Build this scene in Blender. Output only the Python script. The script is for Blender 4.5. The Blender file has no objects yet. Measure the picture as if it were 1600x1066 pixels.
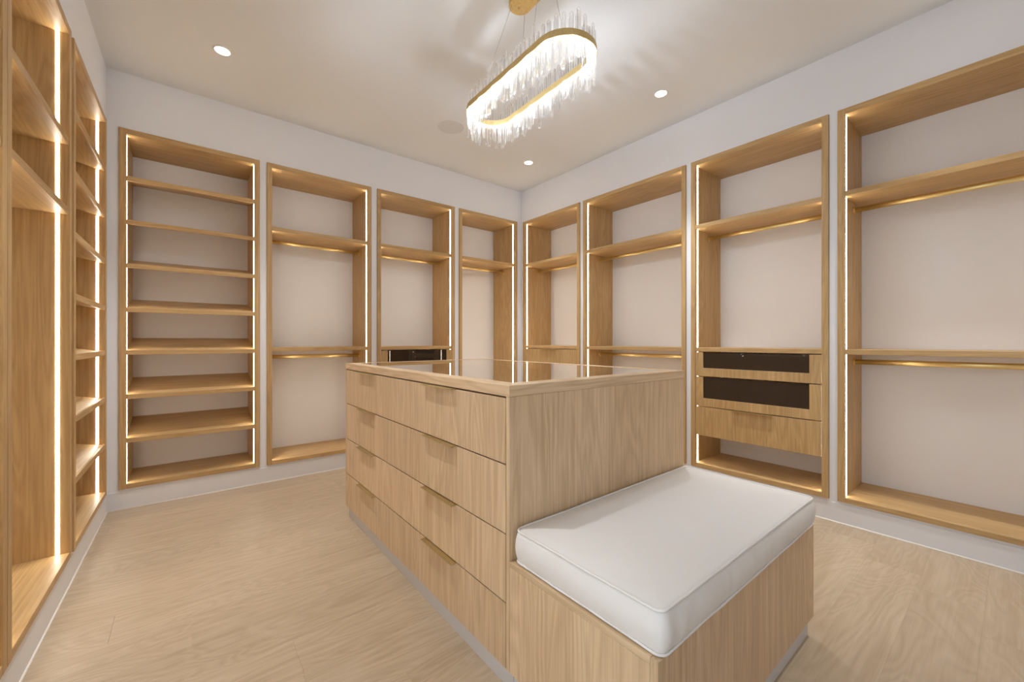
import bpy, bmesh, math, random
from mathutils import Vector, Matrix, noise
random.seed(7)
S = bpy.context.scene
COL = S.collection
PI = math.pi

# ------------------------------------------------------------------ camera, world, light, exposure
cam_d = bpy.data.cameras.new('camera')
cam_d.sensor_width = 36.0
cam_d.lens = 36.0 * 634.0 / 1600.0
cam_d.shift_y = 0.0003
cam_d.clip_start = 0.02
cam = bpy.data.objects.new('camera', cam_d)
COL.objects.link(cam)
cam.location = (0, 0, 1.0535)
cam.rotation_euler = (PI / 2, 0, -0.6765)
S.camera = cam

S.view_settings.view_transform = 'Standard'
S.view_settings.look = 'None'
S.view_settings.exposure = 0.83
S.view_settings.gamma = 1.0
S.view_settings.use_curve_mapping = False

world = bpy.data.worlds.new('world')
S.world = world
world.use_nodes = True
wbg = world.node_tree.nodes['Background']
wbg.inputs['Color'].default_value = (0.80, 0.90, 1.0, 1)
wbg.inputs['Strength'].default_value = 0.6

DOWN_W = 52.0            # watts of one recessed ceiling spot
DOWN_COL = (0.95, 0.98, 1.0)
STRIP_L = 14.5           # radiance of the cabinet strip lights
RING_L = 4.0             # radiance of the chandelier light ring
RING_W = 32.0            # watts of the chandelier's LEDs, all together
DOOR_W = 6.5            # daylight arriving through the doorway in the left wall beside the camera

door_l = bpy.data.lights.new('doorway_daylight', 'AREA')
door_l.shape = 'RECTANGLE'
door_l.size = 0.9
door_l.size_y = 2.0
door_l.energy = DOOR_W
door_l.color = (0.78, 0.89, 1.0)
door_o = bpy.data.objects.new('doorway_daylight', door_l)
COL.objects.link(door_o)
door_o.location = (-0.80, 0.08, 1.05)
door_o.rotation_euler = (PI / 2, 0, -PI / 2)

# ------------------------------------------------------------------ room constants
H = 2.74
FRONT_B, FRONT_R = 3.50, 2.945          # planes of the cabinet fronts on the back and right wall
PROUD = 0.012                           # the frames stand this far proud of the plaster
WB, WR = FRONT_B + PROUD, FRONT_R + PROUD
LROT = 0.0131                           # the left wall is a touch out of square
def left_x(y, off=0.0): return -0.373 - off + (y - 3.5) * LROT
YF = -1.20                              # wall behind the camera
ZB, ZT = 0.127, 2.39                    # cabinet bottoms and tops
DEPTH = 0.41

# ------------------------------------------------------------------ materials
def new_mat(name):
    m = bpy.data.materials.new(name)
    m.use_nodes = True
    nt = m.node_tree
    return m, nt, nt.nodes['Principled BSDF']

def plain(name, col, rough=0.5, metal=0.0, bump=0.0, bscale=200.0, var=0.0):
    m, nt, b = new_mat(name)
    b.inputs['Roughness'].default_value = rough
    b.inputs['Metallic'].default_value = metal
    b.inputs['Base Color'].default_value = (*col, 1)
    if bump or var:
        tc = nt.nodes.new('ShaderNodeTexCoord')
        nz = nt.nodes.new('ShaderNodeTexNoise')
        nz.inputs['Scale'].default_value = bscale
        nz.inputs['Detail'].default_value = 4
        nt.links.new(tc.outputs['Object'], nz.inputs['Vector'])
        if var:
            rp = nt.nodes.new('ShaderNodeValToRGB')
            rp.color_ramp.elements[0].position = 0.3
            rp.color_ramp.elements[1].position = 0.7
            rp.color_ramp.elements[0].color = (*[c * (1 - var) for c in col], 1)
            rp.color_ramp.elements[1].color = (*[min(1, c * (1 + var)) for c in col], 1)
            nt.links.new(nz.outputs['Fac'], rp.inputs['Fac'])
            nt.links.new(rp.outputs['Color'], b.inputs['Base Color'])
        if bump:
            bp = nt.nodes.new('ShaderNodeBump')
            bp.inputs['Strength'].default_value = bump
            bp.inputs['Distance'].default_value = 0.002
            nt.links.new(nz.outputs['Fac'], bp.inputs['Height'])
            nt.links.new(bp.outputs['Normal'], b.inputs['Normal'])
    return m

def wood(name, axis, dark, light, rough=0.42, fine=120.0, along=2.2, broad=7.0, tone=0.10, bump=0.08, slow=0.55, rings=14.0):
    """oak veneer: fine pores and broad cathedral bands stretched along one object axis"""
    m, nt, b = new_mat(name)
    N, L = nt.nodes.new, nt.links.new
    tc = N('ShaderNodeTexCoord')
    oi = N('ShaderNodeObjectInfo')
    mul = N('ShaderNodeMath'); mul.operation = 'MULTIPLY'; mul.inputs[1].default_value = 37.0
    L(oi.outputs['Random'], mul.inputs[0])
    off = N('ShaderNodeVectorMath'); off.operation = 'ADD'
    L(tc.outputs['Object'], off.inputs[0]); L(mul.outputs[0], off.inputs[1])
    def stretched(a, s):
        mp = N('ShaderNodeMapping')
        v = [s, s, s]; v[axis] = a
        mp.inputs['Scale'].default_value = v
        L(off.outputs[0], mp.inputs['Vector'])
        return mp
    pores = N('ShaderNodeTexNoise'); pores.inputs['Scale'].default_value = 1.0
    pores.inputs['Detail'].default_value = 6; pores.inputs['Roughness'].default_value = 0.65
    L(stretched(along, fine).outputs[0], pores.inputs['Vector'])
    bands = N('ShaderNodeTexNoise'); bands.inputs['Scale'].default_value = 1.0
    bands.inputs['Detail'].default_value = 3; bands.inputs['Distortion'].default_value = 0.6
    L(stretched(slow, broad).outputs[0], bands.inputs['Vector'])
    # growth rings: contour lines of the broad noise
    rg = N('ShaderNodeMath'); rg.operation = 'MULTIPLY'; rg.inputs[1].default_value = rings
    L(bands.outputs['Fac'], rg.inputs[0])
    fr = N('ShaderNodeMath'); fr.operation = 'PINGPONG'; fr.inputs[1].default_value = 0.5
    L(rg.outputs[0], fr.inputs[0])
    a1 = N('ShaderNodeMath'); a1.operation = 'MULTIPLY_ADD'; a1.inputs[1].default_value = 0.42
    L(fr.outputs[0], a1.inputs[0]); 
    a0 = N('ShaderNodeMath'); a0.operation = 'MULTIPLY'; a0.inputs[1].default_value = 0.85
    L(pores.outputs['Fac'], a0.inputs[0]); L(a0.outputs[0], a1.inputs[2])
    a2 = N('ShaderNodeMath'); a2.operation = 'MULTIPLY_ADD'; a2.inputs[1].default_value = 0.35
    L(bands.outputs['Fac'], a2.inputs[0]); L(a1.outputs[0], a2.inputs[2])
    rp = N('ShaderNodeValToRGB')
    e = rp.color_ramp.elements
    e[0].position = 0.50; e[0].color = (*dark, 1)
    e[1].position = 0.92; e[1].color = (*light, 1)
    L(a2.outputs[0], rp.inputs['Fac'])
    hs = N('ShaderNodeHueSaturation')
    mr = N('ShaderNodeMapRange')
    mr.inputs['To Min'].default_value = 1 - tone; mr.inputs['To Max'].default_value = 1 + tone
    L(oi.outputs['Random'], mr.inputs['Value']); L(mr.outputs[0], hs.inputs['Value'])
    L(rp.outputs['Color'], hs.inputs['Color'])
    L(hs.outputs['Color'], b.inputs['Base Color'])
    b.inputs['Roughness'].default_value = rough
    b.inputs['Specular IOR Level'].default_value = 0.35
    bp = N('ShaderNodeBump'); bp.inputs['Strength'].default_value = bump; bp.inputs['Distance'].default_value = 0.001
    L(pores.outputs['Fac'], bp.inputs['Height']); L(bp.outputs['Normal'], b.inputs['Normal'])
    return m

def emit(name, col, strength):
    m = bpy.data.materials.new(name); m.use_nodes = True
    nt = m.node_tree; nt.nodes.clear()
    o = nt.nodes.new('ShaderNodeOutputMaterial'); e = nt.nodes.new('ShaderNodeEmission')
    e.inputs['Color'].default_value = (*col, 1); e.inputs['Strength'].default_value = strength
    nt.links.new(e.outputs[0], o.inputs['Surface'])
    return m

def pane_mat(name, tint, ior=1.5, film=None):
    """a thin pane: mirror reflection by Fresnel, the rest passes through tinted"""
    m = bpy.data.materials.new(name); m.use_nodes = True
    nt = m.node_tree; nt.nodes.clear()
    N, L = nt.nodes.new, nt.links.new
    o = N('ShaderNodeOutputMaterial'); mix = N('ShaderNodeMixShader'); fr = N('ShaderNodeFresnel')
    tr = N('ShaderNodeBsdfTransparent'); gl = N('ShaderNodeBsdfGlossy')
    if ior: fr.inputs['IOR'].default_value = ior
    else:
        # coated top glass: reflection grows faster towards grazing view
        lw = N('ShaderNodeLayerWeight'); lw.inputs['Blend'].default_value = 0.5
        fr = N('ShaderNodeMath'); fr.operation = 'POWER'; fr.inputs[1].default_value = 1.5
        L(lw.outputs['Facing'], fr.inputs[0])
    tr.inputs['Color'].default_value = (*tint, 1)
    gl.inputs['Roughness'].default_value = 0.01
    gl.inputs['Color'].default_value = (1, 1, 1, 1)
    base = tr
    if film:
        base = N('ShaderNodeMixShader'); df = N('ShaderNodeBsdfDiffuse')
        df.inputs['Color'].default_value = (*film, 1); base.inputs[0].default_value = 0.7
        L(tr.outputs[0], base.inputs[1]); L(df.outputs[0], base.inputs[2])
    L(fr.outputs[0], mix.inputs[0]); L(base.outputs[0], mix.inputs[1]); L(gl.outputs[0], mix.inputs[2])
    L(mix.outputs[0], o.inputs['Surface'])
    return m

def crystal_mat():
    m = bpy.data.materials.new('crystal'); m.use_nodes = True
    nt = m.node_tree; nt.nodes.clear()
    N, L = nt.nodes.new, nt.links.new
    o = N('ShaderNodeOutputMaterial'); mix = N('ShaderNodeMixShader')
    tr = N('ShaderNodeBsdfTransparent'); gl = N('ShaderNodeBsdfGlass')
    gl.inputs['IOR'].default_value = 1.5; gl.inputs['Roughness'].default_value = 0.0
    mix.inputs[0].default_value = 0.52
    L(tr.outputs[0], mix.inputs[1]); L(gl.outputs[0], mix.inputs[2])
    # slight milkiness, so the rods catch the ring light
    mk = N('ShaderNodeMixShader'); mk.inputs[0].default_value = 0.025
    di = N('ShaderNodeBsdfTranslucent'); di.inputs['Color'].default_value = (0.95, 0.95, 0.95, 1)
    L(mix.outputs[0], mk.inputs[1]); L(di.outputs[0], mk.inputs[2])
    L(mk.outputs[0], o.inputs['Surface'])
    return m

OAK_D, OAK_L = (0.445, 0.272, 0.112), (0.62, 0.413, 0.192)
ISL_D, ISL_L = (0.57, 0.390, 0.225), (0.78, 0.580, 0.370)
M = dict(
    wall=plain('wall_paint', (0.845, 0.84, 0.86), 0.75, bump=0.04, bscale=260),
    ceiling=plain('ceiling_paint', (0.80, 0.805, 0.81), 0.85, bump=0.03, bscale=260),
    skirting=plain('baseboard_paint', (0.80, 0.79, 0.80), 0.5, bump=0.02),
    backing=plain('back_panel_paint', (0.775, 0.75, 0.745), 0.65, bump=0.03, bscale=320),
    oak_v=wood('oak_vertical_grain', 2, OAK_D, OAK_L, tone=0.05),
    oak_h=wood('oak_lengthwise_grain', 0, OAK_D, OAK_L, tone=0.05),
    isl_v=wood('pale_oak_vertical_grain', 2, ISL_D, ISL_L, tone=0.04),
    isl_x=wood('pale_oak_crosswise_grain', 0, ISL_D, ISL_L, tone=0.03),
    isl_y=wood('pale_oak_lengthwise_grain', 1, ISL_D, ISL_L, tone=0.03),
    plank=wood('floor_oak', 0, (0.432, 0.324, 0.212), (0.545, 0.430, 0.305), rough=0.36, fine=60, along=2.2, broad=3.6, tone=0.035, bump=0.05, slow=0.9, rings=22.0),
    subfloor=plain('subfloor_dark', (0.30, 0.21, 0.13), 0.8, bump=0.05),
    brass=plain('brushed_brass', (0.82, 0.635, 0.29), 0.40, 1.0, bump=0.04, bscale=400),
    pull=plain('muted_handle_brass', (0.60, 0.485, 0.265), 0.42, 1.0, bump=0.04, bscale=400),
    gold=plain('gold_leaf_brass', (0.66, 0.50, 0.23), 0.40, 1.0, bump=0.15, bscale=120, var=0.12),
    chrome=plain('satin_steel', (0.72, 0.72, 0.74), 0.25, 1.0, bump=0.02),
    wire=plain('suspension_wire', (0.45, 0.42, 0.38), 0.4, 1.0, bump=0.02),
    caulk=plain('caulk_bead', (0.86, 0.80, 0.72), 0.6, bump=0.02),
    fabric=plain('white_cotton', (0.87, 0.835, 0.795), 0.9, bump=0.25, bscale=700),
    plinth=plain('plinth_paint', (0.66, 0.64, 0.63), 0.5, bump=0.02),
    gap=plain('shadow_gap_dark', (0.10, 0.06, 0.035), 0.8, bump=0.02),
    lining=plain('tray_lining', (0.62, 0.51, 0.40), 0.95, bump=0.2, bscale=500),
    smoked=pane_mat('smoked_glass', (0.20, 0.145, 0.11), 1.5, (0.055, 0.036, 0.024)),
    top_glass=pane_mat('clear_top_glass', (0.95, 0.96, 0.95), None),
    strip=emit('strip_light_glow', (1.0, 0.90, 0.74), STRIP_L),
    ring=emit('ring_light_glow', (0.96, 0.98, 1.0), RING_L),
    lens=emit('downlight_lens_glow', (1.0, 0.95, 0.88), 14.0),
    trim=plain('downlight_trim_white', (0.80, 0.77, 0.73), 0.5, bump=0.02),
    grille=plain('speaker_grille_paint', (0.70, 0.69, 0.68), 0.8, bump=0.3, bscale=900),
    crystal=crystal_mat(),
)

# ------------------------------------------------------------------ mesh helpers
def add_box(bm, x0, x1, y0, y1, z0, z1, bev=0.0):
    vs = [bm.verts.new(p) for p in ((x0, y0, z0), (x1, y0, z0), (x1, y1, z0), (x0, y1, z0),
                                    (x0, y0, z1), (x1, y0, z1), (x1, y1, z1), (x0, y1, z1))]
    fs = [bm.faces.new([vs[i] for i in f]) for f in
          ((0, 3, 2, 1), (4, 5, 6, 7), (0, 1, 5, 4), (1, 2, 6, 5), (2, 3, 7, 6), (3, 0, 4, 7))]
    if bev:
        es = list({e for f in fs for e in f.edges})
        bmesh.ops.bevel(bm, geom=es, offset=bev, segments=1, affect='EDGES')

def add_cyl(bm, p0, p1, r, n=16, sx=1.0, sy=1.0, cap=True):
    """tube between two points; sx, sy squash the section"""
    p0, p1 = Vector(p0), Vector(p1)
    d = (p1 - p0).normalized()
    up = Vector((0, 0, 1)) if abs(d.z) < 0.9 else Vector((0, 1, 0))
    a = d.cross(up).normalized(); b = a.cross(d).normalized()
    rings = []
    for p in (p0, p1):
        rings.append([bm.verts.new(p + a * (r * sx * math.cos(2 * PI * i / n)) + b * (r * sy * math.sin(2 * PI * i / n))) for i in range(n)])
    for i in range(n):
        f = bm.faces.new((rings[0][i], rings[1][i], rings[1][(i + 1) % n], rings[0][(i + 1) % n]))
        f.smooth = True
    if cap:
        bm.faces.new(rings[0]); bm.faces.new(rings[1][::-1])

def add_lathe(bm, prof, n=48, c=(0, 0)):
    rings = []
    for r, z in prof:
        rings.append([bm.verts.new((c[0] + r * math.cos(2 * PI * i / n), c[1] + r * math.sin(2 * PI * i / n), z)) for i in range(n)])
    for k in range(len(rings) - 1):
        for i in range(n):
            f = bm.faces.new((rings[k][i], rings[k][(i + 1) % n], rings[k + 1][(i + 1) % n], rings[k + 1][i]))
            f.smooth = True
    return rings

def obj(name, bm, mat, parent=None, loc=None):
    bmesh.ops.recalc_face_normals(bm, faces=bm.faces)
    me = bpy.data.meshes.new(name)
    bm.to_mesh(me); bm.free()
    me.materials.append(mat)
    o = bpy.data.objects.new(name, me)
    COL.objects.link(o)
    if parent: o.parent = parent
    if loc: o.location = loc
    return o

def box(name, mat, parent, x0, x1, y0, y1, z0, z1, bev=0.0008):
    bm = bmesh.new(); add_box(bm, x0, x1, y0, y1, z0, z1, bev)
    return obj(name, bm, mat, parent)

def thing(name, label, cat, loc=(0, 0, 0), rotz=0.0, group=None):
    o = bpy.data.objects.new(name, None)
    COL.objects.link(o)
    o.empty_display_size = 0.1
    o.location = loc; o.rotation_euler = (0, 0, rotz)
    o['label'] = label; o['category'] = cat
    if group: o['group'] = group
    return o

def tag(o, label, cat, group=None):
    o['label'] = label; o['category'] = cat
    if group: o['group'] = group
    return o

def struct(name, bm, mat):
    o = obj(name, bm, mat); o['kind'] = 'structure'
    return o

# ------------------------------------------------------------------ unit layout: (start, width)
# back wall: x of the left edge;  right wall: y of the far edge;  left wall: y of the near edge
BACK = [(-0.327, 0.750), (0.470, 0.781), (1.303, 0.780), (2.135, 0.753)]
RIGHT = [(3.477, 0.843), (2.590, 1.018), (1.530, 0.834), (0.654, 1.050)]
LEFT = [(1.030, 0.762), (1.797, 0.758), (2.600, 0.838)]

# ------------------------------------------------------------------ room shell
XL = -0.95
bm = bmesh.new(); add_box(bm, XL, 3.5, YF - 0.1, 4.05, -0.10, -0.014)
floor = struct('floor', bm, M['subfloor'])
bm = bmesh.new(); add_box(bm, XL, 3.5, YF - 0.1, 4.05, H, H + 0.1)
struct('ceiling', bm, M['ceiling'])

def wall_mesh(units, a0, a1, to_xyz):
    """solid wall pierced by niches; to_xyz(a, depth) gives plan coordinates"""
    bm = bmesh.new()
    def blk(s0, s1, z0, z1):
        d0, d1 = 0.0, 0.46
        pts = [to_xyz(s0, d0), to_xyz(s1, d0), to_xyz(s1, d1), to_xyz(s0, d1)]
        lo = [bm.verts.new((*p, z0)) for p in pts]; hi = [bm.verts.new((*p, z1)) for p in pts]
        bm.faces.new(lo); bm.faces.new(hi)
        for i in range(4): bm.faces.new((lo[i], lo[(i + 1) % 4], hi[(i + 1) % 4], hi[i]))
    g = 0.0015
    blk(a0, a1, 0.0, ZB - g); blk(a0, a1, ZT + g, H)
    cur = a0
    for s0, s1 in sorted(units):
        if s0 - g > cur + 0.002: blk(cur, s0 - g, ZB - g, ZT + g)
        cur = s1 + g
    if cur < a1: blk(cur, a1, ZB - g, ZT + g)
    return bm

struct('wall_back', wall_mesh([(a, a + w) for a, w in BACK], -0.86, WR, lambda a, d: (a, WB + d)), M['wall'])
struct('wall_right', wall_mesh([(a - w, a) for a, w in RIGHT], YF, WB, lambda a, d: (WR + d, a)), M['wall'])
# the left wall has an open doorway beside the camera
DR0, DR1 = -0.40, 0.56
bm = wall_mesh([(a, a + w) for a, w in LEFT], DR1, WB, lambda a, d: (left_x(a, PROUD) - d, a))
add_box(bm, left_x(DR0, PROUD) - 0.46, left_x(DR0, PROUD), YF, DR0, 0, H)
add_box(bm, left_x(DR0, PROUD) - 0.46, left_x(DR0, PROUD), DR0, DR1, 2.08, H)
struct('wall_left', bm, M['wall'])
bm = bmesh.new(); add_box(bm, XL, 3.4, YF - 0.1, YF, 0, H)
struct('wall_front', bm, M['wall'])

BBH, BBT = 0.112, 0.004
bm = bmesh.new(); add_box(bm, left_x(WB, PROUD), WR, WB - BBT, WB - 0.0003, 0, BBH, 0.001)
struct('baseboard_back', bm, M['skirting'])
bm = bmesh.new(); add_box(bm, WR - BBT, WR - 0.0003, YF, WB - BBT, 0, BBH, 0.001)
struct('baseboard_right', bm, M['skirting'])
bm = bmesh.new()
pts = [(left_x(DR1, PROUD) + 0.0003, DR1), (left_x(DR1, PROUD) + BBT, DR1), (left_x(WB, PROUD) + BBT, WB - BBT), (left_x(WB, PROUD) + 0.0003, WB - BBT)]
lo = [bm.verts.new((*p, 0)) for p in pts]; hi = [bm.verts.new((*p, BBH)) for p in pts]
bm.faces.new(lo); bm.faces.new(hi)
for i in range(4): bm.faces.new((lo[i], lo[(i + 1) % 4], hi[(i + 1) % 4], hi[i]))
struct('baseboard_left', bm, M['skirting'])
# thin caulk bead where floor and baseboard meet
bm = bmesh.new(); add_cyl(bm, (left_x(WB) - 0.01, WB - BBT, 0.0), (WR - BBT, WB - BBT, 0.0), 0.005, 8)
struct('trim_1', bm, M['caulk'])
bm = bmesh.new(); add_cyl(bm, (WR - BBT, YF, 0.0), (WR - BBT, WB - BBT - 0.005, 0.0), 0.005, 8)
struct('trim_2', bm, M['caulk'])
bm = bmesh.new(); add_cyl(bm, (left_x(DR1, PROUD) + BBT, DR1, 0.0), (left_x(WB, PROUD) + BBT, WB - BBT - 0.005, 0.0), 0.005, 8)
struct('trim_3', bm, M['caulk'])

# floor boards: one object each, grain along x
PW = 0.19
y = YF - 0.05; row = 0
plank_mesh = {}
while y < WB:
    x = -0.46 - random.uniform(0.1, 1.5)
    while x < WR:
        ln = random.choice((1.2, 1.5, 1.8))
        x0, x1 = max(x, -0.46), min(x + ln, WR)
        if x1 - x0 > 0.03:
            y1 = min(y + PW, WB)
            key = (round(x1 - x0, 3), round(y1 - y, 3))
            if key not in plank_mesh:
                b = bmesh.new(); add_box(b, 0.00005, key[0] - 0.00005, 0.00005, key[1] - 0.00005, -0.014, 0.0, 0.00025)
                o = obj('plank', b, M['plank'], floor); plank_mesh[key] = o.data
            else:
                o = bpy.data.objects.new('plank', plank_mesh[key]); COL.objects.link(o); o.parent = floor
            o.location = (x0, y, 0)
        x += ln
    y += PW; row += 1

# ------------------------------------------------------------------ wardrobe units
ST = 0.033          # thickness of the frame stiles and rails
SH = 0.029          # shelf thickness
LED0, LED1 = 0.0305, 0.0410

def rod(root, w, z, depth=0.210):
    bm = bmesh.new(); add_cyl(bm, (ST + 0.004, depth, z), (w - ST - 0.004, depth, z), 0.015, 16, 0.55, 1.0)
    r = obj('hanging_rod', bm, M['brass'], root)
    for x0, x1 in ((ST, ST + 0.006), (w - ST - 0.006, w - ST)):
        bm = bmesh.new(); add_cyl(bm, (x0, depth, z), (x1, depth, z), 0.021, 18, 0.7, 1.0)
        obj('rod_flange', bm, M['brass'], r)

def strips(root, w, breaks):
    for side in (0, 1):
        for z0, z1 in breaks:
            if side == 0: x0, x1 = ST - 0.0005, ST + 0.0012
            else: x0, x1 = w - ST - 0.0012, w - ST + 0.0005
            box('strip_light', M['strip'], root, x0, x1, LED0, LED1, z0 + 0.001, z1 - 0.001, 0)

def pull(root, x0, x1, z, mat=None):
    """edge pull: a folded brass lip on the top edge of a drawer front"""
    bm = bmesh.new()
    add_box(bm, x0, x1, -0.019, 0.012, z - 0.0005, z + 0.0022)
    add_box(bm, x0, x1, -0.0200, -0.0185, z - 0.0025, z + 0.0022)
    return obj('handle', bm, mat or M['pull'], root)

def solid_drawer(root, w, z0, z1, handle=None):
    f = box('drawer', M['oak_v'], root, ST + 0.003, w - ST - 0.003, 0.0005, 0.020, z0, z1)
    box('drawer_box', M['oak_h'], f, ST + 0.02, w - ST - 0.02, 0.0445, DEPTH - 0.04, z0 + 0.012, z1 - 0.03, 0)
    if handle: pull(f, handle[0], handle[1], z1)
    return f

def glass_drawer(root, w, z0, z1, rail, lock=False):
    x0, x1 = ST + 0.003, w - ST - 0.003
    bm = bmesh.new()
    add_box(bm, x0, x0 + 0.056, 0.0005, 0.020, z0, z1, 0.0008)
    add_box(bm, x1 - 0.058, x1, 0.0005, 0.020, z0, z1, 0.0008)
    add_box(bm, x0 + 0.056, x1 - 0.058, 0.0005, 0.020, z0, z0 + rail, 0.0008)
    f = obj('drawer', bm, M['oak_v'], root)
    box('glass_pane', M['smoked'], f, x0 + 0.0562, x1 - 0.0582, 0.006, 0.011, z0 + rail + 0.0002, z1 - 0.002, 0)
    b = bmesh.new()
    yb = DEPTH - 0.05
    add_box(b, x0 + 0.016, x1 - 0.016, 0.0445, yb, z0 + 0.012, z0 + 0.022)
    add_box(b, x0 + 0.016, x0 + 0.030, 0.0445, yb, z0 + 0.022, z1 - 0.03)
    add_box(b, x1 - 0.030, x1 - 0.016, 0.0445, yb, z0 + 0.022, z1 - 0.03)
    add_box(b, x0 + 0.030, x1 - 0.030, yb - 0.014, yb, z0 + 0.022, z1 - 0.03)
    obj('drawer_box', b, M['oak_h'], f)
    if lock:
        b = bmesh.new(); xm = x0 + lock
        add_cyl(b, (xm, 0.0063, z1 - 0.018), (xm, 0.003, z1 - 0.018), 0.0045, 14)
        obj('lock', b, M['chrome'], f)
    return f

def unit(name, label, loc, rotz, w, shelves, rods=(), drawers=None, group='lit oak wardrobe units', slant=0.0):
    """open-fronted niche; shelves are the heights of their top faces"""
    root = thing(name, label, 'wardrobe', loc, rotz, group)
    box('side_panel', M['oak_v'], root, 0, ST, 0, DEPTH, ZB, ZT)
    box('side_panel', M['oak_v'], root, w - ST, w, 0, DEPTH, ZB, ZT)
    box('top_panel', M['oak_h'], root, ST, w - ST, 0.0004, DEPTH, ZT - ST, ZT)
    box('bottom_panel', M['oak_h'], root, ST, w - ST, 0.0004, DEPTH, ZB, ZB + ST - 0.004)
    box('back_panel', M['backing'], root, 0.004, w - 0.004, DEPTH + 0.0005, DEPTH + 0.018, ZB + 0.004, ZT - 0.004, 0)
    edges = [(ZB + ST - 0.004)]
    for z in sorted(shelves):
        if slant:
            # board rising towards the back, with a small lip along its front edge
            bm = bmesh.new(); t = 0.021
            V = [[bm.verts.new((x, y_, z_)) for y_, z_ in ((0.012, z - 0.006 - t), (DEPTH, z - 0.006 - t + slant), (DEPTH, z - 0.006 + slant), (0.012, z - 0.006))] for x in (ST, w - ST)]
            bm.faces.new(V[0]); bm.faces.new(V[1])
            for i in range(4): bm.faces.new((V[0][i], V[0][(i + 1) % 4], V[1][(i + 1) % 4], V[1][i]))
            sh = obj('shelf', bm, M['oak_h'], root)
            box('shelf_lip', M['oak_h'], sh, ST, w - ST, 0.002, 0.0118, z - SH, z, 0.001)
            edges += [z - SH + 0.004, z + 0.002]
        else:
            box('shelf', M['oak_h'], root, ST, w - ST, 0.003, DEPTH, z - SH, z, 0.001)
            edges += [z - SH, z]
    edges.append(ZT - ST)
    strips(root, w, [(edges[i], edges[i + 1]) for i in range(0, len(edges), 2)])
    for z in rods: rod(root, w, z)
    if drawers: drawers(root, w)
    return root

SHOE = [2.094, 1.820, 1.545, 1.268, 0.997, 0.719, 0.443]
UP, MID = 1.916, 1.007
R_UP, R_MID = 1.846, 0.930

def bank(root, w, kinds):
    zs = [(0.799, 0.972), (0.579, 0.793), (0.365, 0.573)]
    for (z0, z1), k in zip(zs, kinds):
        if k == 'glass': glass_drawer(root, w, z0, z1, 0.060, w / 2 - 0.09 if z1 > 0.9 else False)
        else: solid_drawer(root, w, z0, z1, (w / 2 - 0.125, w / 2 + 0.122))

bx = [('shoe_shelf_unit', 'tall lit oak niche with seven slanted shelves, at the left end of the back wall', SHOE, (), None),
      ('wardrobe_unit', 'oak hanging niche with two brass rods, beside the shoe shelves of the back wall', [UP, MID], (R_UP, R_MID), None),
      ('wardrobe_unit', 'oak niche on the back wall with a dark glass drawer just above the island top', [UP, MID], (R_UP,), lambda r, w: bank(r, w, ('glass', 'glass', 'solid'))),
      ('wardrobe_unit', 'oak hanging niche without a middle shelf, last before the far corner', [UP], (R_UP,), None)]
for (x, w), (nm, lb, sh, rd, dr) in zip(BACK, bx):
    unit(nm, lb, (x, FRONT_B, 0), 0, w, sh, rd, dr, slant=0.086 if sh is SHOE else 0)
rx = [('wardrobe_unit', 'right wall niche next to the corner, with solid oak drawers below the shelf', [UP, MID], (R_UP,), lambda r, w: bank(r, w, ('solid', 'solid', 'solid'))),
      ('wardrobe_unit', 'wide oak niche with two brass rods, second from the corner on the right wall', [UP, MID], (R_UP, R_MID), None),
      ('wardrobe_unit', 'oak niche behind the bench with two dark glass drawers and one solid drawer', [UP, MID], (R_UP,), lambda r, w: bank(r, w, ('glass', 'glass', 'solid'))),
      ('wardrobe_unit', 'oak double hanging niche cut off by the right edge of the photo', [UP, MID], (R_UP, R_MID), None)]
for (yy, w), (nm, lb, sh, rd, dr) in zip(RIGHT, rx):
    unit(nm, lb, (FRONT_R, yy, 0), -PI / 2, w, sh, rd, dr)
lx = [('wardrobe_unit', 'oak wardrobe frame nearest the camera, a sliver at the photo left edge', [UP, 1.62], ()),
      ('wardrobe_unit', 'tall oak niche on the left wall with two high shelves over a long hanging space', [UP, 1.62], ()),
      ('shoe_shelf_unit', 'tall lit oak niche of slanted shoe shelves on the left wall, seen nearly edge-on', SHOE, ())]
for (yy, w), (nm, lb, sh, rd) in zip(LEFT, lx):
    unit(nm, lb, (left_x(yy), yy, 0), PI / 2 - LROT, w, sh, rd, slant=0.086 if sh is SHOE else 0)

# ------------------------------------------------------------------ island
IX0, IX1, IY0, IY1 = 0.7475, 1.753, 0.943, 2.527
ZK, ZCB, ZC = 0.070, 0.888, 0.922
isl = thing('island', 'pale oak dresser island with four long drawers and a glass-topped counter', 'island', (0, 0, 0))
box('end_panel', M['isl_v'], isl, IX0, IX1, IY0, IY0 + 0.0165, ZK, ZCB)
box('end_panel', M['isl_v'], isl, IX0, IX1, IY1 - 0.0165, IY1, ZK, ZCB)
box('back_panel', M['isl_v'], isl, IX1 - 0.018, IX1, IY0 + 0.017, IY1 - 0.017, ZK, ZCB)
box('carcass', M['gap'], isl, IX0 + 0.024, IX1 - 0.0185, IY0 + 0.017, IY1 - 0.017, ZK, 0.86, 0)
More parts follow.
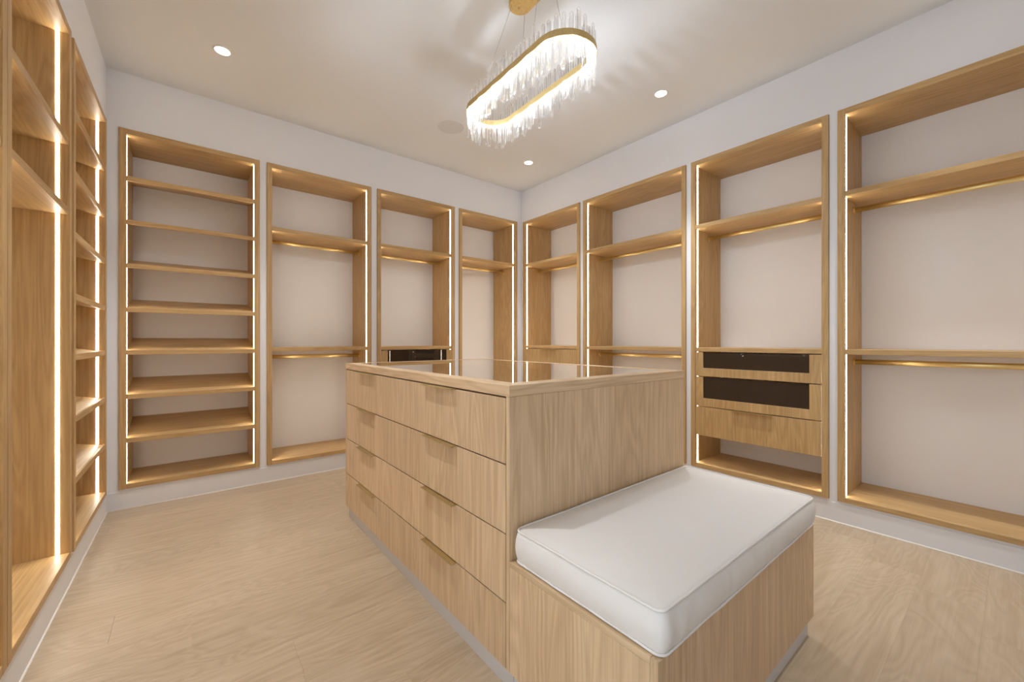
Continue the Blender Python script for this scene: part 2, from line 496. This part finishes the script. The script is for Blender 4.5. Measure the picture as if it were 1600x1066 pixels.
# the display tray under the glass
bm = bmesh.new()
add_box(bm, IX0 + 0.0245, IX1 - 0.0185, IY0 + 0.0175, IY1 - 0.0175, 0.8605, 0.8860)
for k in range(1, 4):
    yy = IY0 + (IY1 - IY0) * k / 4
    add_box(bm, IX0 + 0.065, IX1 - 0.065, yy - 0.006, yy + 0.006, 0.8860, 0.9080)
add_box(bm, (IX0 + IX1) / 2 - 0.006, (IX0 + IX1) / 2 + 0.006, IY0 + 0.065, IY1 - 0.065, 0.8860, 0.9080)
obj('display_tray', bm, M['lining'], isl)
BW = 0.062
def rail(name, mat, o0, o1, i1, i0):
    bm = bmesh.new(); c = 0.0014
    pl = [o0, o1, i1, i0]
    cx = sum(p[0] for p in pl) / 4; cy = sum(p[1] for p in pl) / 4
    V = [[bm.verts.new((*p, z)) for p in pl] for z in (ZCB + 0.0005, ZC - c)]
    n = Vector((i0[0] - o0[0], i0[1] - o0[1])); ax = Vector((o1[0] - o0[0], o1[1] - o0[1])).normalized()
    inw = (n - ax * n.dot(ax)).normalized() * c
    V.append([bm.verts.new((p[0] + (inw.x if k < 2 else 0), p[1] + (inw.y if k < 2 else 0), ZC)) for k, p in enumerate(pl)])
    bm.faces.new(V[0]); bm.faces.new(V[2])
    for a in range(2):
        for k in range(4): bm.faces.new((V[a][k], V[a][(k + 1) % 4], V[a + 1][(k + 1) % 4], V[a + 1][k]))
    return obj(name, bm, mat, isl)
ox0, ox1, oy0, oy1 = IX0 - 0.001, IX1 + 0.001, IY0 - 0.001, IY1 + 0.001
O = [(ox0, oy0), (ox1, oy0), (ox1, oy1), (ox0, oy1)]
I = [(ox0 + BW, oy0 + BW), (ox1 - BW, oy0 + BW), (ox1 - BW, oy1 - BW), (ox0 + BW, oy1 - BW)]
for k in range(4):
    j = (k + 1) % 4
    rail('countertop_rail', M['isl_x'] if k % 2 == 0 else M['isl_y'], O[k], O[j], I[j], I[k])
box('glass_top', M['top_glass'], isl, IX0 + BW + 0.001, IX1 - BW - 0.001, IY0 + BW + 0.001, IY1 - BW - 0.001, ZC - 0.008, ZC - 0.0005, 0)
ZG = [(0.685, 0.8825), (0.476, 0.6805), (0.269, 0.4715), (0.070, 0.2645)]
for z0, z1 in ZG:
    d = box('drawer', M['isl_v'], isl, IX0, IX0 + 0.019, IY0 + 0.0195, IY1 - 0.0195, z0, z1)
    for yc in (1.368, 2.158):
        bm = bmesh.new()
        add_box(bm, IX0 - 0.0185, IX0 + 0.012, yc - 0.12, yc + 0.12, z1 - 0.0005, z1 + 0.0022)
        add_box(bm, IX0 - 0.0200, IX0 - 0.0180, yc - 0.12, yc + 0.12, z1 - 0.0025, z1 + 0.0022)
        obj('handle', bm, M['pull'], d)
box('plinth', M['plinth'], isl, IX0 + 0.016, IX1 - 0.016, IY0 + 0.001, IY1 - 0.016, 0.0, ZK - 0.001, 0)

# ------------------------------------------------------------------ bench against the island end
BY0, BZ = 0.457, 0.400
bench = thing('bench', 'low pale oak bench box joined to the near end of the island', 'bench')
box('front_panel', M['isl_v'], bench, IX0, IX1, BY0, BY0 + 0.018, ZK, BZ - 0.0005)
box('side_panel', M['isl_v'], bench, IX0, IX0 + 0.018, BY0 + 0.0185, IY0 - 0.001, ZK, BZ - 0.016)
box('side_panel', M['isl_v'], bench, IX1 - 0.018, IX1, BY0 + 0.0185, IY0 - 0.001, ZK, BZ - 0.016)
box('seat_board', M['isl_y'], bench, IX0, IX1, BY0 + 0.0185, IY0 - 0.001, BZ - 0.0155, BZ)
box('plinth', M['plinth'], bench, IX0 + 0.016, IX1 - 0.016, BY0 + 0.014, IY0 - 0.001, 0.0, ZK - 0.001, 0)

# ------------------------------------------------------------------ cushion
def rr(x0, x1, y0, y1, r, inset, step=0.012):
    """rounded rectangle outline, evenly sampled"""
    x0 += inset; x1 -= inset; y0 += inset; y1 -= inset
    r = max(0.004, r - inset)
    pts = []
    def line(a, b, n):
        for i in range(n): pts.append((a[0] + (b[0] - a[0]) * i / n, a[1] + (b[1] - a[1]) * i / n))
    def arc(cx, cy, a0, n=8):
        for i in range(n):
            a = a0 + (PI / 2) * i / n
            pts.append((cx + r * math.cos(a), cy + r * math.sin(a)))
    nx, ny = 84, 42
    line((x0 + r, y0), (x1 - r, y0), nx); arc(x1 - r, y0 + r, -PI / 2)
    line((x1, y0 + r), (x1, y1 - r), ny); arc(x1 - r, y1 - r, 0)
    line((x1 - r, y1), (x0 + r, y1), nx); arc(x0 + r, y1 - r, PI / 2)
    line((x0, y1 - r), (x0, y0 + r), ny); arc(x0 + r, y0 + r, PI)
    return pts
CX0, CX1, CY0, CY1, CZ0, CZ1 = IX0 + 0.004, IX1 + 0.006, BY0 - 0.010, IY0 - 0.004, BZ + 0.0005, 0.496
cush = thing('bench_cushion', 'white cotton box cushion with piped edges lying on the oak bench', 'cushion', (0, 0, 0))
def wob(x, y, z, k=6.0): return noise.noise(Vector((x * k, y * k, z * k)))
prof = [(0.030, CZ0), (0.010, CZ0 + 0.002), (0.006, CZ0 + 0.012), (0.001, CZ0 + 0.028), (-0.001, CZ0 + 0.048), (0.001, CZ0 + 0.068),
        (0.006, CZ1 - 0.012), (0.010, CZ1 - 0.003), (0.022, CZ1 + 0.001), (0.05, CZ1 + 0.004), (0.09, CZ1 + 0.007), (0.14, CZ1 + 0.009), (0.19, CZ1 + 0.010), (0.225, CZ1 + 0.010)]
bm = bmesh.new()
rings = []
for q, (ins, z) in enumerate(prof):
    ring = []
    for px, py in rr(CX0, CX1, CY0, CY1, 0.030, ins):
        w = wob(px, py, z, 9.0) * 0.0022
        if 2 <= q <= 6:
            w += 0.0030 * noise.noise(Vector((px * 34, py * 34, z * 16)))
            n = Vector((px - (CX0 + CX1) / 2, py - (CY0 + CY1) / 2))
            dx = 1 if px > CX1 - 0.03 else (-1 if px < CX0 + 0.03 else 0)
            dy = 1 if py > CY1 - 0.03 else (-1 if py < CY0 + 0.03 else 0)
            if dy == 1: dy = 0
            ring.append(bm.verts.new((px + dx * w, py + dy * w, z)))
        else:
            ring.append(bm.verts.new((px, py, max(CZ0, z + (w if q > 6 else 0)))))
    rings.append(ring)
n = len(rings[0])
for k in range(len(rings) - 1):
    for i in range(n):
        f = bm.faces.new((rings[k][i], rings[k][(i + 1) % n], rings[k + 1][(i + 1) % n], rings[k + 1][i])); f.smooth = True
f = bm.faces.new(rings[-1]); f.smooth = True
bm.faces.new(rings[0][::-1])
obj('cushion_body', bm, M['fabric'], cush)
def piping(ins, z, r):
    bm = bmesh.new()
    pts = rr(CX0, CX1, CY0, CY1, 0.030, ins)
    P = [Vector((px, py, z + 0.0022 * wob(px, py, z, 9.0) + 0.0008 * wob(px, py, z, 45))) for px, py in pts]
    m = len(P); rs = []
    for i in range(m):
        t = (P[(i + 1) % m] - P[i - 1]).normalized()
        a = t.cross(Vector((0, 0, 1))).normalized(); b = a.cross(t)
        rs.append([bm.verts.new(P[i] + a * r * math.cos(2 * PI * j / 6) + b * r * math.sin(2 * PI * j / 6)) for j in range(6)])
    for i in range(m):
        for j in range(6):
            f = bm.faces.new((rs[i][j], rs[(i + 1) % m][j], rs[(i + 1) % m][(j + 1) % 6], rs[i][(j + 1) % 6])); f.smooth = True
    return obj('piping', bm, M['fabric'], cush)
piping(0.009, CZ1 - 0.0015, 0.0034)
piping(0.007, CZ0 + 0.0050, 0.0032)

# ------------------------------------------------------------------ ceiling fittings
spots = [(0.164, 2.886, 'round recessed ceiling spotlight above the left end of the room', True),
         (2.517, 1.518, 'round recessed ceiling spotlight right of the chandelier', True),
         (2.517, 2.886, 'round recessed ceiling spotlight close to the far corner', True),
         (0.164, 1.518, 'round recessed ceiling spotlight above the left aisle, out of frame', False),
         (2.517, 0.150, 'added ceiling spotlight near the right wall, out of frame, brightening the floor', False)]  # added out of view to brighten the floor right of the bench
for sx, sy, lb, vis in spots:
    t = thing('downlight', lb, 'ceiling light', (sx, sy, H), 0, 'recessed ceiling spotlights')
    bm = bmesh.new(); add_lathe(bm, [(0.036, 0.0), (0.0365, -0.0035), (0.040, -0.005), (0.046, -0.004), (0.048, 0.0)])
    obj('trim_ring', bm, M['trim'], t)
    bm = bmesh.new(); r = add_lathe(bm, [(0.0355, -0.0005), (0.034, -0.0030), (0.002, -0.0036)]); bm.faces.new(r[-1])
    obj('lens', bm, M['lens'], t)
    ld = bpy.data.lights.new('downlight_beam', 'SPOT')
    ld.energy = DOWN_W; ld.color = DOWN_COL; ld.spot_size = math.radians(72); ld.spot_blend = 1.0; ld.shadow_soft_size = 0.035
    lo_ = bpy.data.objects.new('downlight_beam', ld); COL.objects.link(lo_); lo_.parent = t; lo_.location = (0, 0, -0.04)

t = thing('ceiling_speaker', 'flat round speaker grille flush in the ceiling behind the chandelier', 'speaker', (1.622, 2.788, H))
bm = bmesh.new(); r = add_lathe(bm, [(0.100, -0.0030), (0.06, -0.0034), (0.004, -0.0036)]); bm.faces.new(r[-1])
obj('grille', bm, M['grille'], t)
bm = bmesh.new(); add_lathe(bm, [(0.1005, -0.0005), (0.1005, -0.0042), (0.104, -0.0042), (0.106, -0.0005)])
obj('rim', bm, M['ceiling'], t)

# ------------------------------------------------------------------ chandelier
ZR0, ZR1 = 2.288, 2.316             # lower and upper edge of the bands
ch = thing('chandelier', 'oval gold ring chandelier hung with clear crystal rods, glowing below its band', 'chandelier', (1.2951, 1.5157, 0), math.radians(-1.55))
RO, RI, SL = 0.141, 0.109, 0.274    # outer and inner end radius, half length of the straight part
def stadium(r, sl, step):
    pts = []
    per = 4 * sl + 2 * PI * r
    n = max(8, int(round(per / step)))
    for i in range(n):
        s = per * i / n
        if s < 2 * sl: pts.append((r, -sl + s, 1.0, 0.0)); continue
        s -= 2 * sl
        if s < PI * r:
            a = s / r; pts.append((r * math.cos(a), sl + r * math.sin(a), math.cos(a), math.sin(a))); continue
        s -= PI * r
        if s < 2 * sl: pts.append((-r, sl - s, -1.0, 0.0)); continue
        s -= 2 * sl
        a = PI + s / r; pts.append((r * math.cos(a), -sl + r * math.sin(a), math.cos(a), math.sin(a)))
    return pts
def band(name, r, th, z0, z1, mat, parent):
    bm = bmesh.new()
    O, I = stadium(r, SL, 0.012), None
    vs = []
    for x, y, nx, ny in O:
        vs.append([bm.verts.new((x + nx * d, y + ny * d, z)) for d, z in ((th / 2, z0), (th / 2, z1), (-th / 2, z1), (-th / 2, z0))])
    n = len(vs)
    for i in range(n):
        for j in range(4):
            bm.faces.new((vs[i][j], vs[(i + 1) % n][j], vs[(i + 1) % n][(j + 1) % 4], vs[i][(j + 1) % 4]))
    return obj(name, bm, mat, parent)
band('outer_band', RO, 0.003, ZR0, ZR1, M['gold'], ch)
band('inner_band', RI, 0.003, ZR0, ZR1, M['gold'], ch)
band('light_ring', (RO + RI) / 2, 0.0045, ZR0 - 0.005, ZR0 + 0.009, M['ring'], ch)
band('added_uplight_baffle', (RO + RI) / 2, 0.017, ZR0 + 0.0125, ZR0 + 0.0155, M['gold'], ch)  # strip added between the bands to hold back light on the ceiling
for i, (x, y, nx, ny) in enumerate(stadium((RO + RI) / 2, SL, 0.20)):
    bm = bmesh.new(); add_cyl(bm, (x - nx * 0.0155, y - ny * 0.0155, ZR1 - 0.003), (x + nx * 0.0155, y + ny * 0.0155, ZR1 - 0.003), 0.002, 8)
    obj('spacer', bm, M['gold'], ch)
leds = stadium((RO + RI) / 2, SL, 0.122)
for i, (x, y, nx, ny) in enumerate(leds):
    ld = bpy.data.lights.new('ring_led', 'POINT')
    ld.energy = RING_W / len(leds); ld.color = (0.87, 0.97, 1.10); ld.shadow_soft_size = 0.006
    ld.cycles.use_multiple_importance_sampling = False
    lo_ = bpy.data.objects.new('ring_led', ld); COL.objects.link(lo_); lo_.parent = ch; lo_.location = (x, y, ZR0 - 0.019)
# crystal rods: a few lengths, mesh data shared
rod_meshes = []
for k in range(7):
    up = (0.050, 0.064, 0.078, 0.092, 0.058, 0.084, 0.070)[k]
    dn = (0.098, 0.072, 0.116, 0.084, 0.126, 0.064, 0.106)[k]
    bm = bmesh.new()
    sec = [(0.0085, 0.0026), (0.0062, 0.0048), (-0.0062, 0.0048), (-0.0085, 0.0026), (-0.0085, -0.0026), (-0.0062, -0.0048), (0.0062, -0.0048), (0.0085, -0.0026)]
    rs = []
    for z, s in ((ZR0 - dn, 0.55), (ZR0 - dn + 0.004, 1.0), (ZR1 + up - 0.009, 1.0), (ZR1 + up, 0.25)):
        rs.append([bm.verts.new((x * s, y * s, z)) for x, y in sec])
    for a in range(3):
        for i in range(8):
            bm.faces.new((rs[a][i], rs[a][(i + 1) % 8], rs[a + 1][(i + 1) % 8], rs[a + 1][i]))
    bm.faces.new(rs[0][::-1]); bm.faces.new(rs[3])
    bmesh.ops.recalc_face_normals(bm, faces=bm.faces)
    me = bpy.data.meshes.new('crystal_rod'); bm.to_mesh(me); bm.free(); me.materials.append(M['crystal'])
    rod_meshes.append(me)
for r_, step, ph in ((RO - 0.0082, 0.0310, 0), (RI + 0.0082, 0.0310, 1)):
    for i, (x, y, nx, ny) in enumerate(stadium(r_, SL, step)):
        me = rod_meshes[(i * 3 + ph + random.randrange(3)) % 7]
        o = bpy.data.objects.new('crystal_rod', me); COL.objects.link(o); o.parent = ch
        o.location = (x, y, random.uniform(-0.006, 0.006))
        o.rotation_euler = (0, 0, math.atan2(ny, nx) + PI / 2 + random.uniform(-0.25, 0.25))
# canopy on the ceiling, 2 finials, 4 wires
bm = bmesh.new()
cl = [(x, y) for x, y, _, _ in stadium(0.056, 0.092, 0.008)]
n = len(cl)
lv = [[bm.verts.new((-0.006 + x * s, -0.066 + y * s2, z)) for x, y in cl] for s, s2, z in ((1, 1, H - 0.0005), (1, 1, H - 0.027), (0.97, 0.985, H - 0.029))]
for a in range(2):
    for i in range(n): bm.faces.new((lv[a][i], lv[a][(i + 1) % n], lv[a + 1][(i + 1) % n], lv[a + 1][i]))
bm.faces.new(lv[2]); bm.faces.new(lv[0])
obj('canopy', bm, M['gold'], ch)
for yy in (0.034, -0.166):
    bm = bmesh.new(); add_cyl(bm, (-0.006, yy, H - 0.028), (-0.006, yy, H - 0.036), 0.006, 14); add_cyl(bm, (-0.006, yy, H - 0.036), (-0.006, yy, H - 0.040), 0.0035, 12)
    obj('finial', bm, M['gold'], ch)
RM = (RO + RI) / 2
for sx in (-1, 1):
    for sy in (-1, 1):
        bm = bmesh.new()
        add_cyl(bm, (-0.006 + sx * 0.040, -0.066 + sy * 0.105, H - 0.028), (sx * RM, sy * 0.20, ZR0 + 0.017), 0.0009, 8)
        obj('suspension_wire', bm, M['wire'], ch)
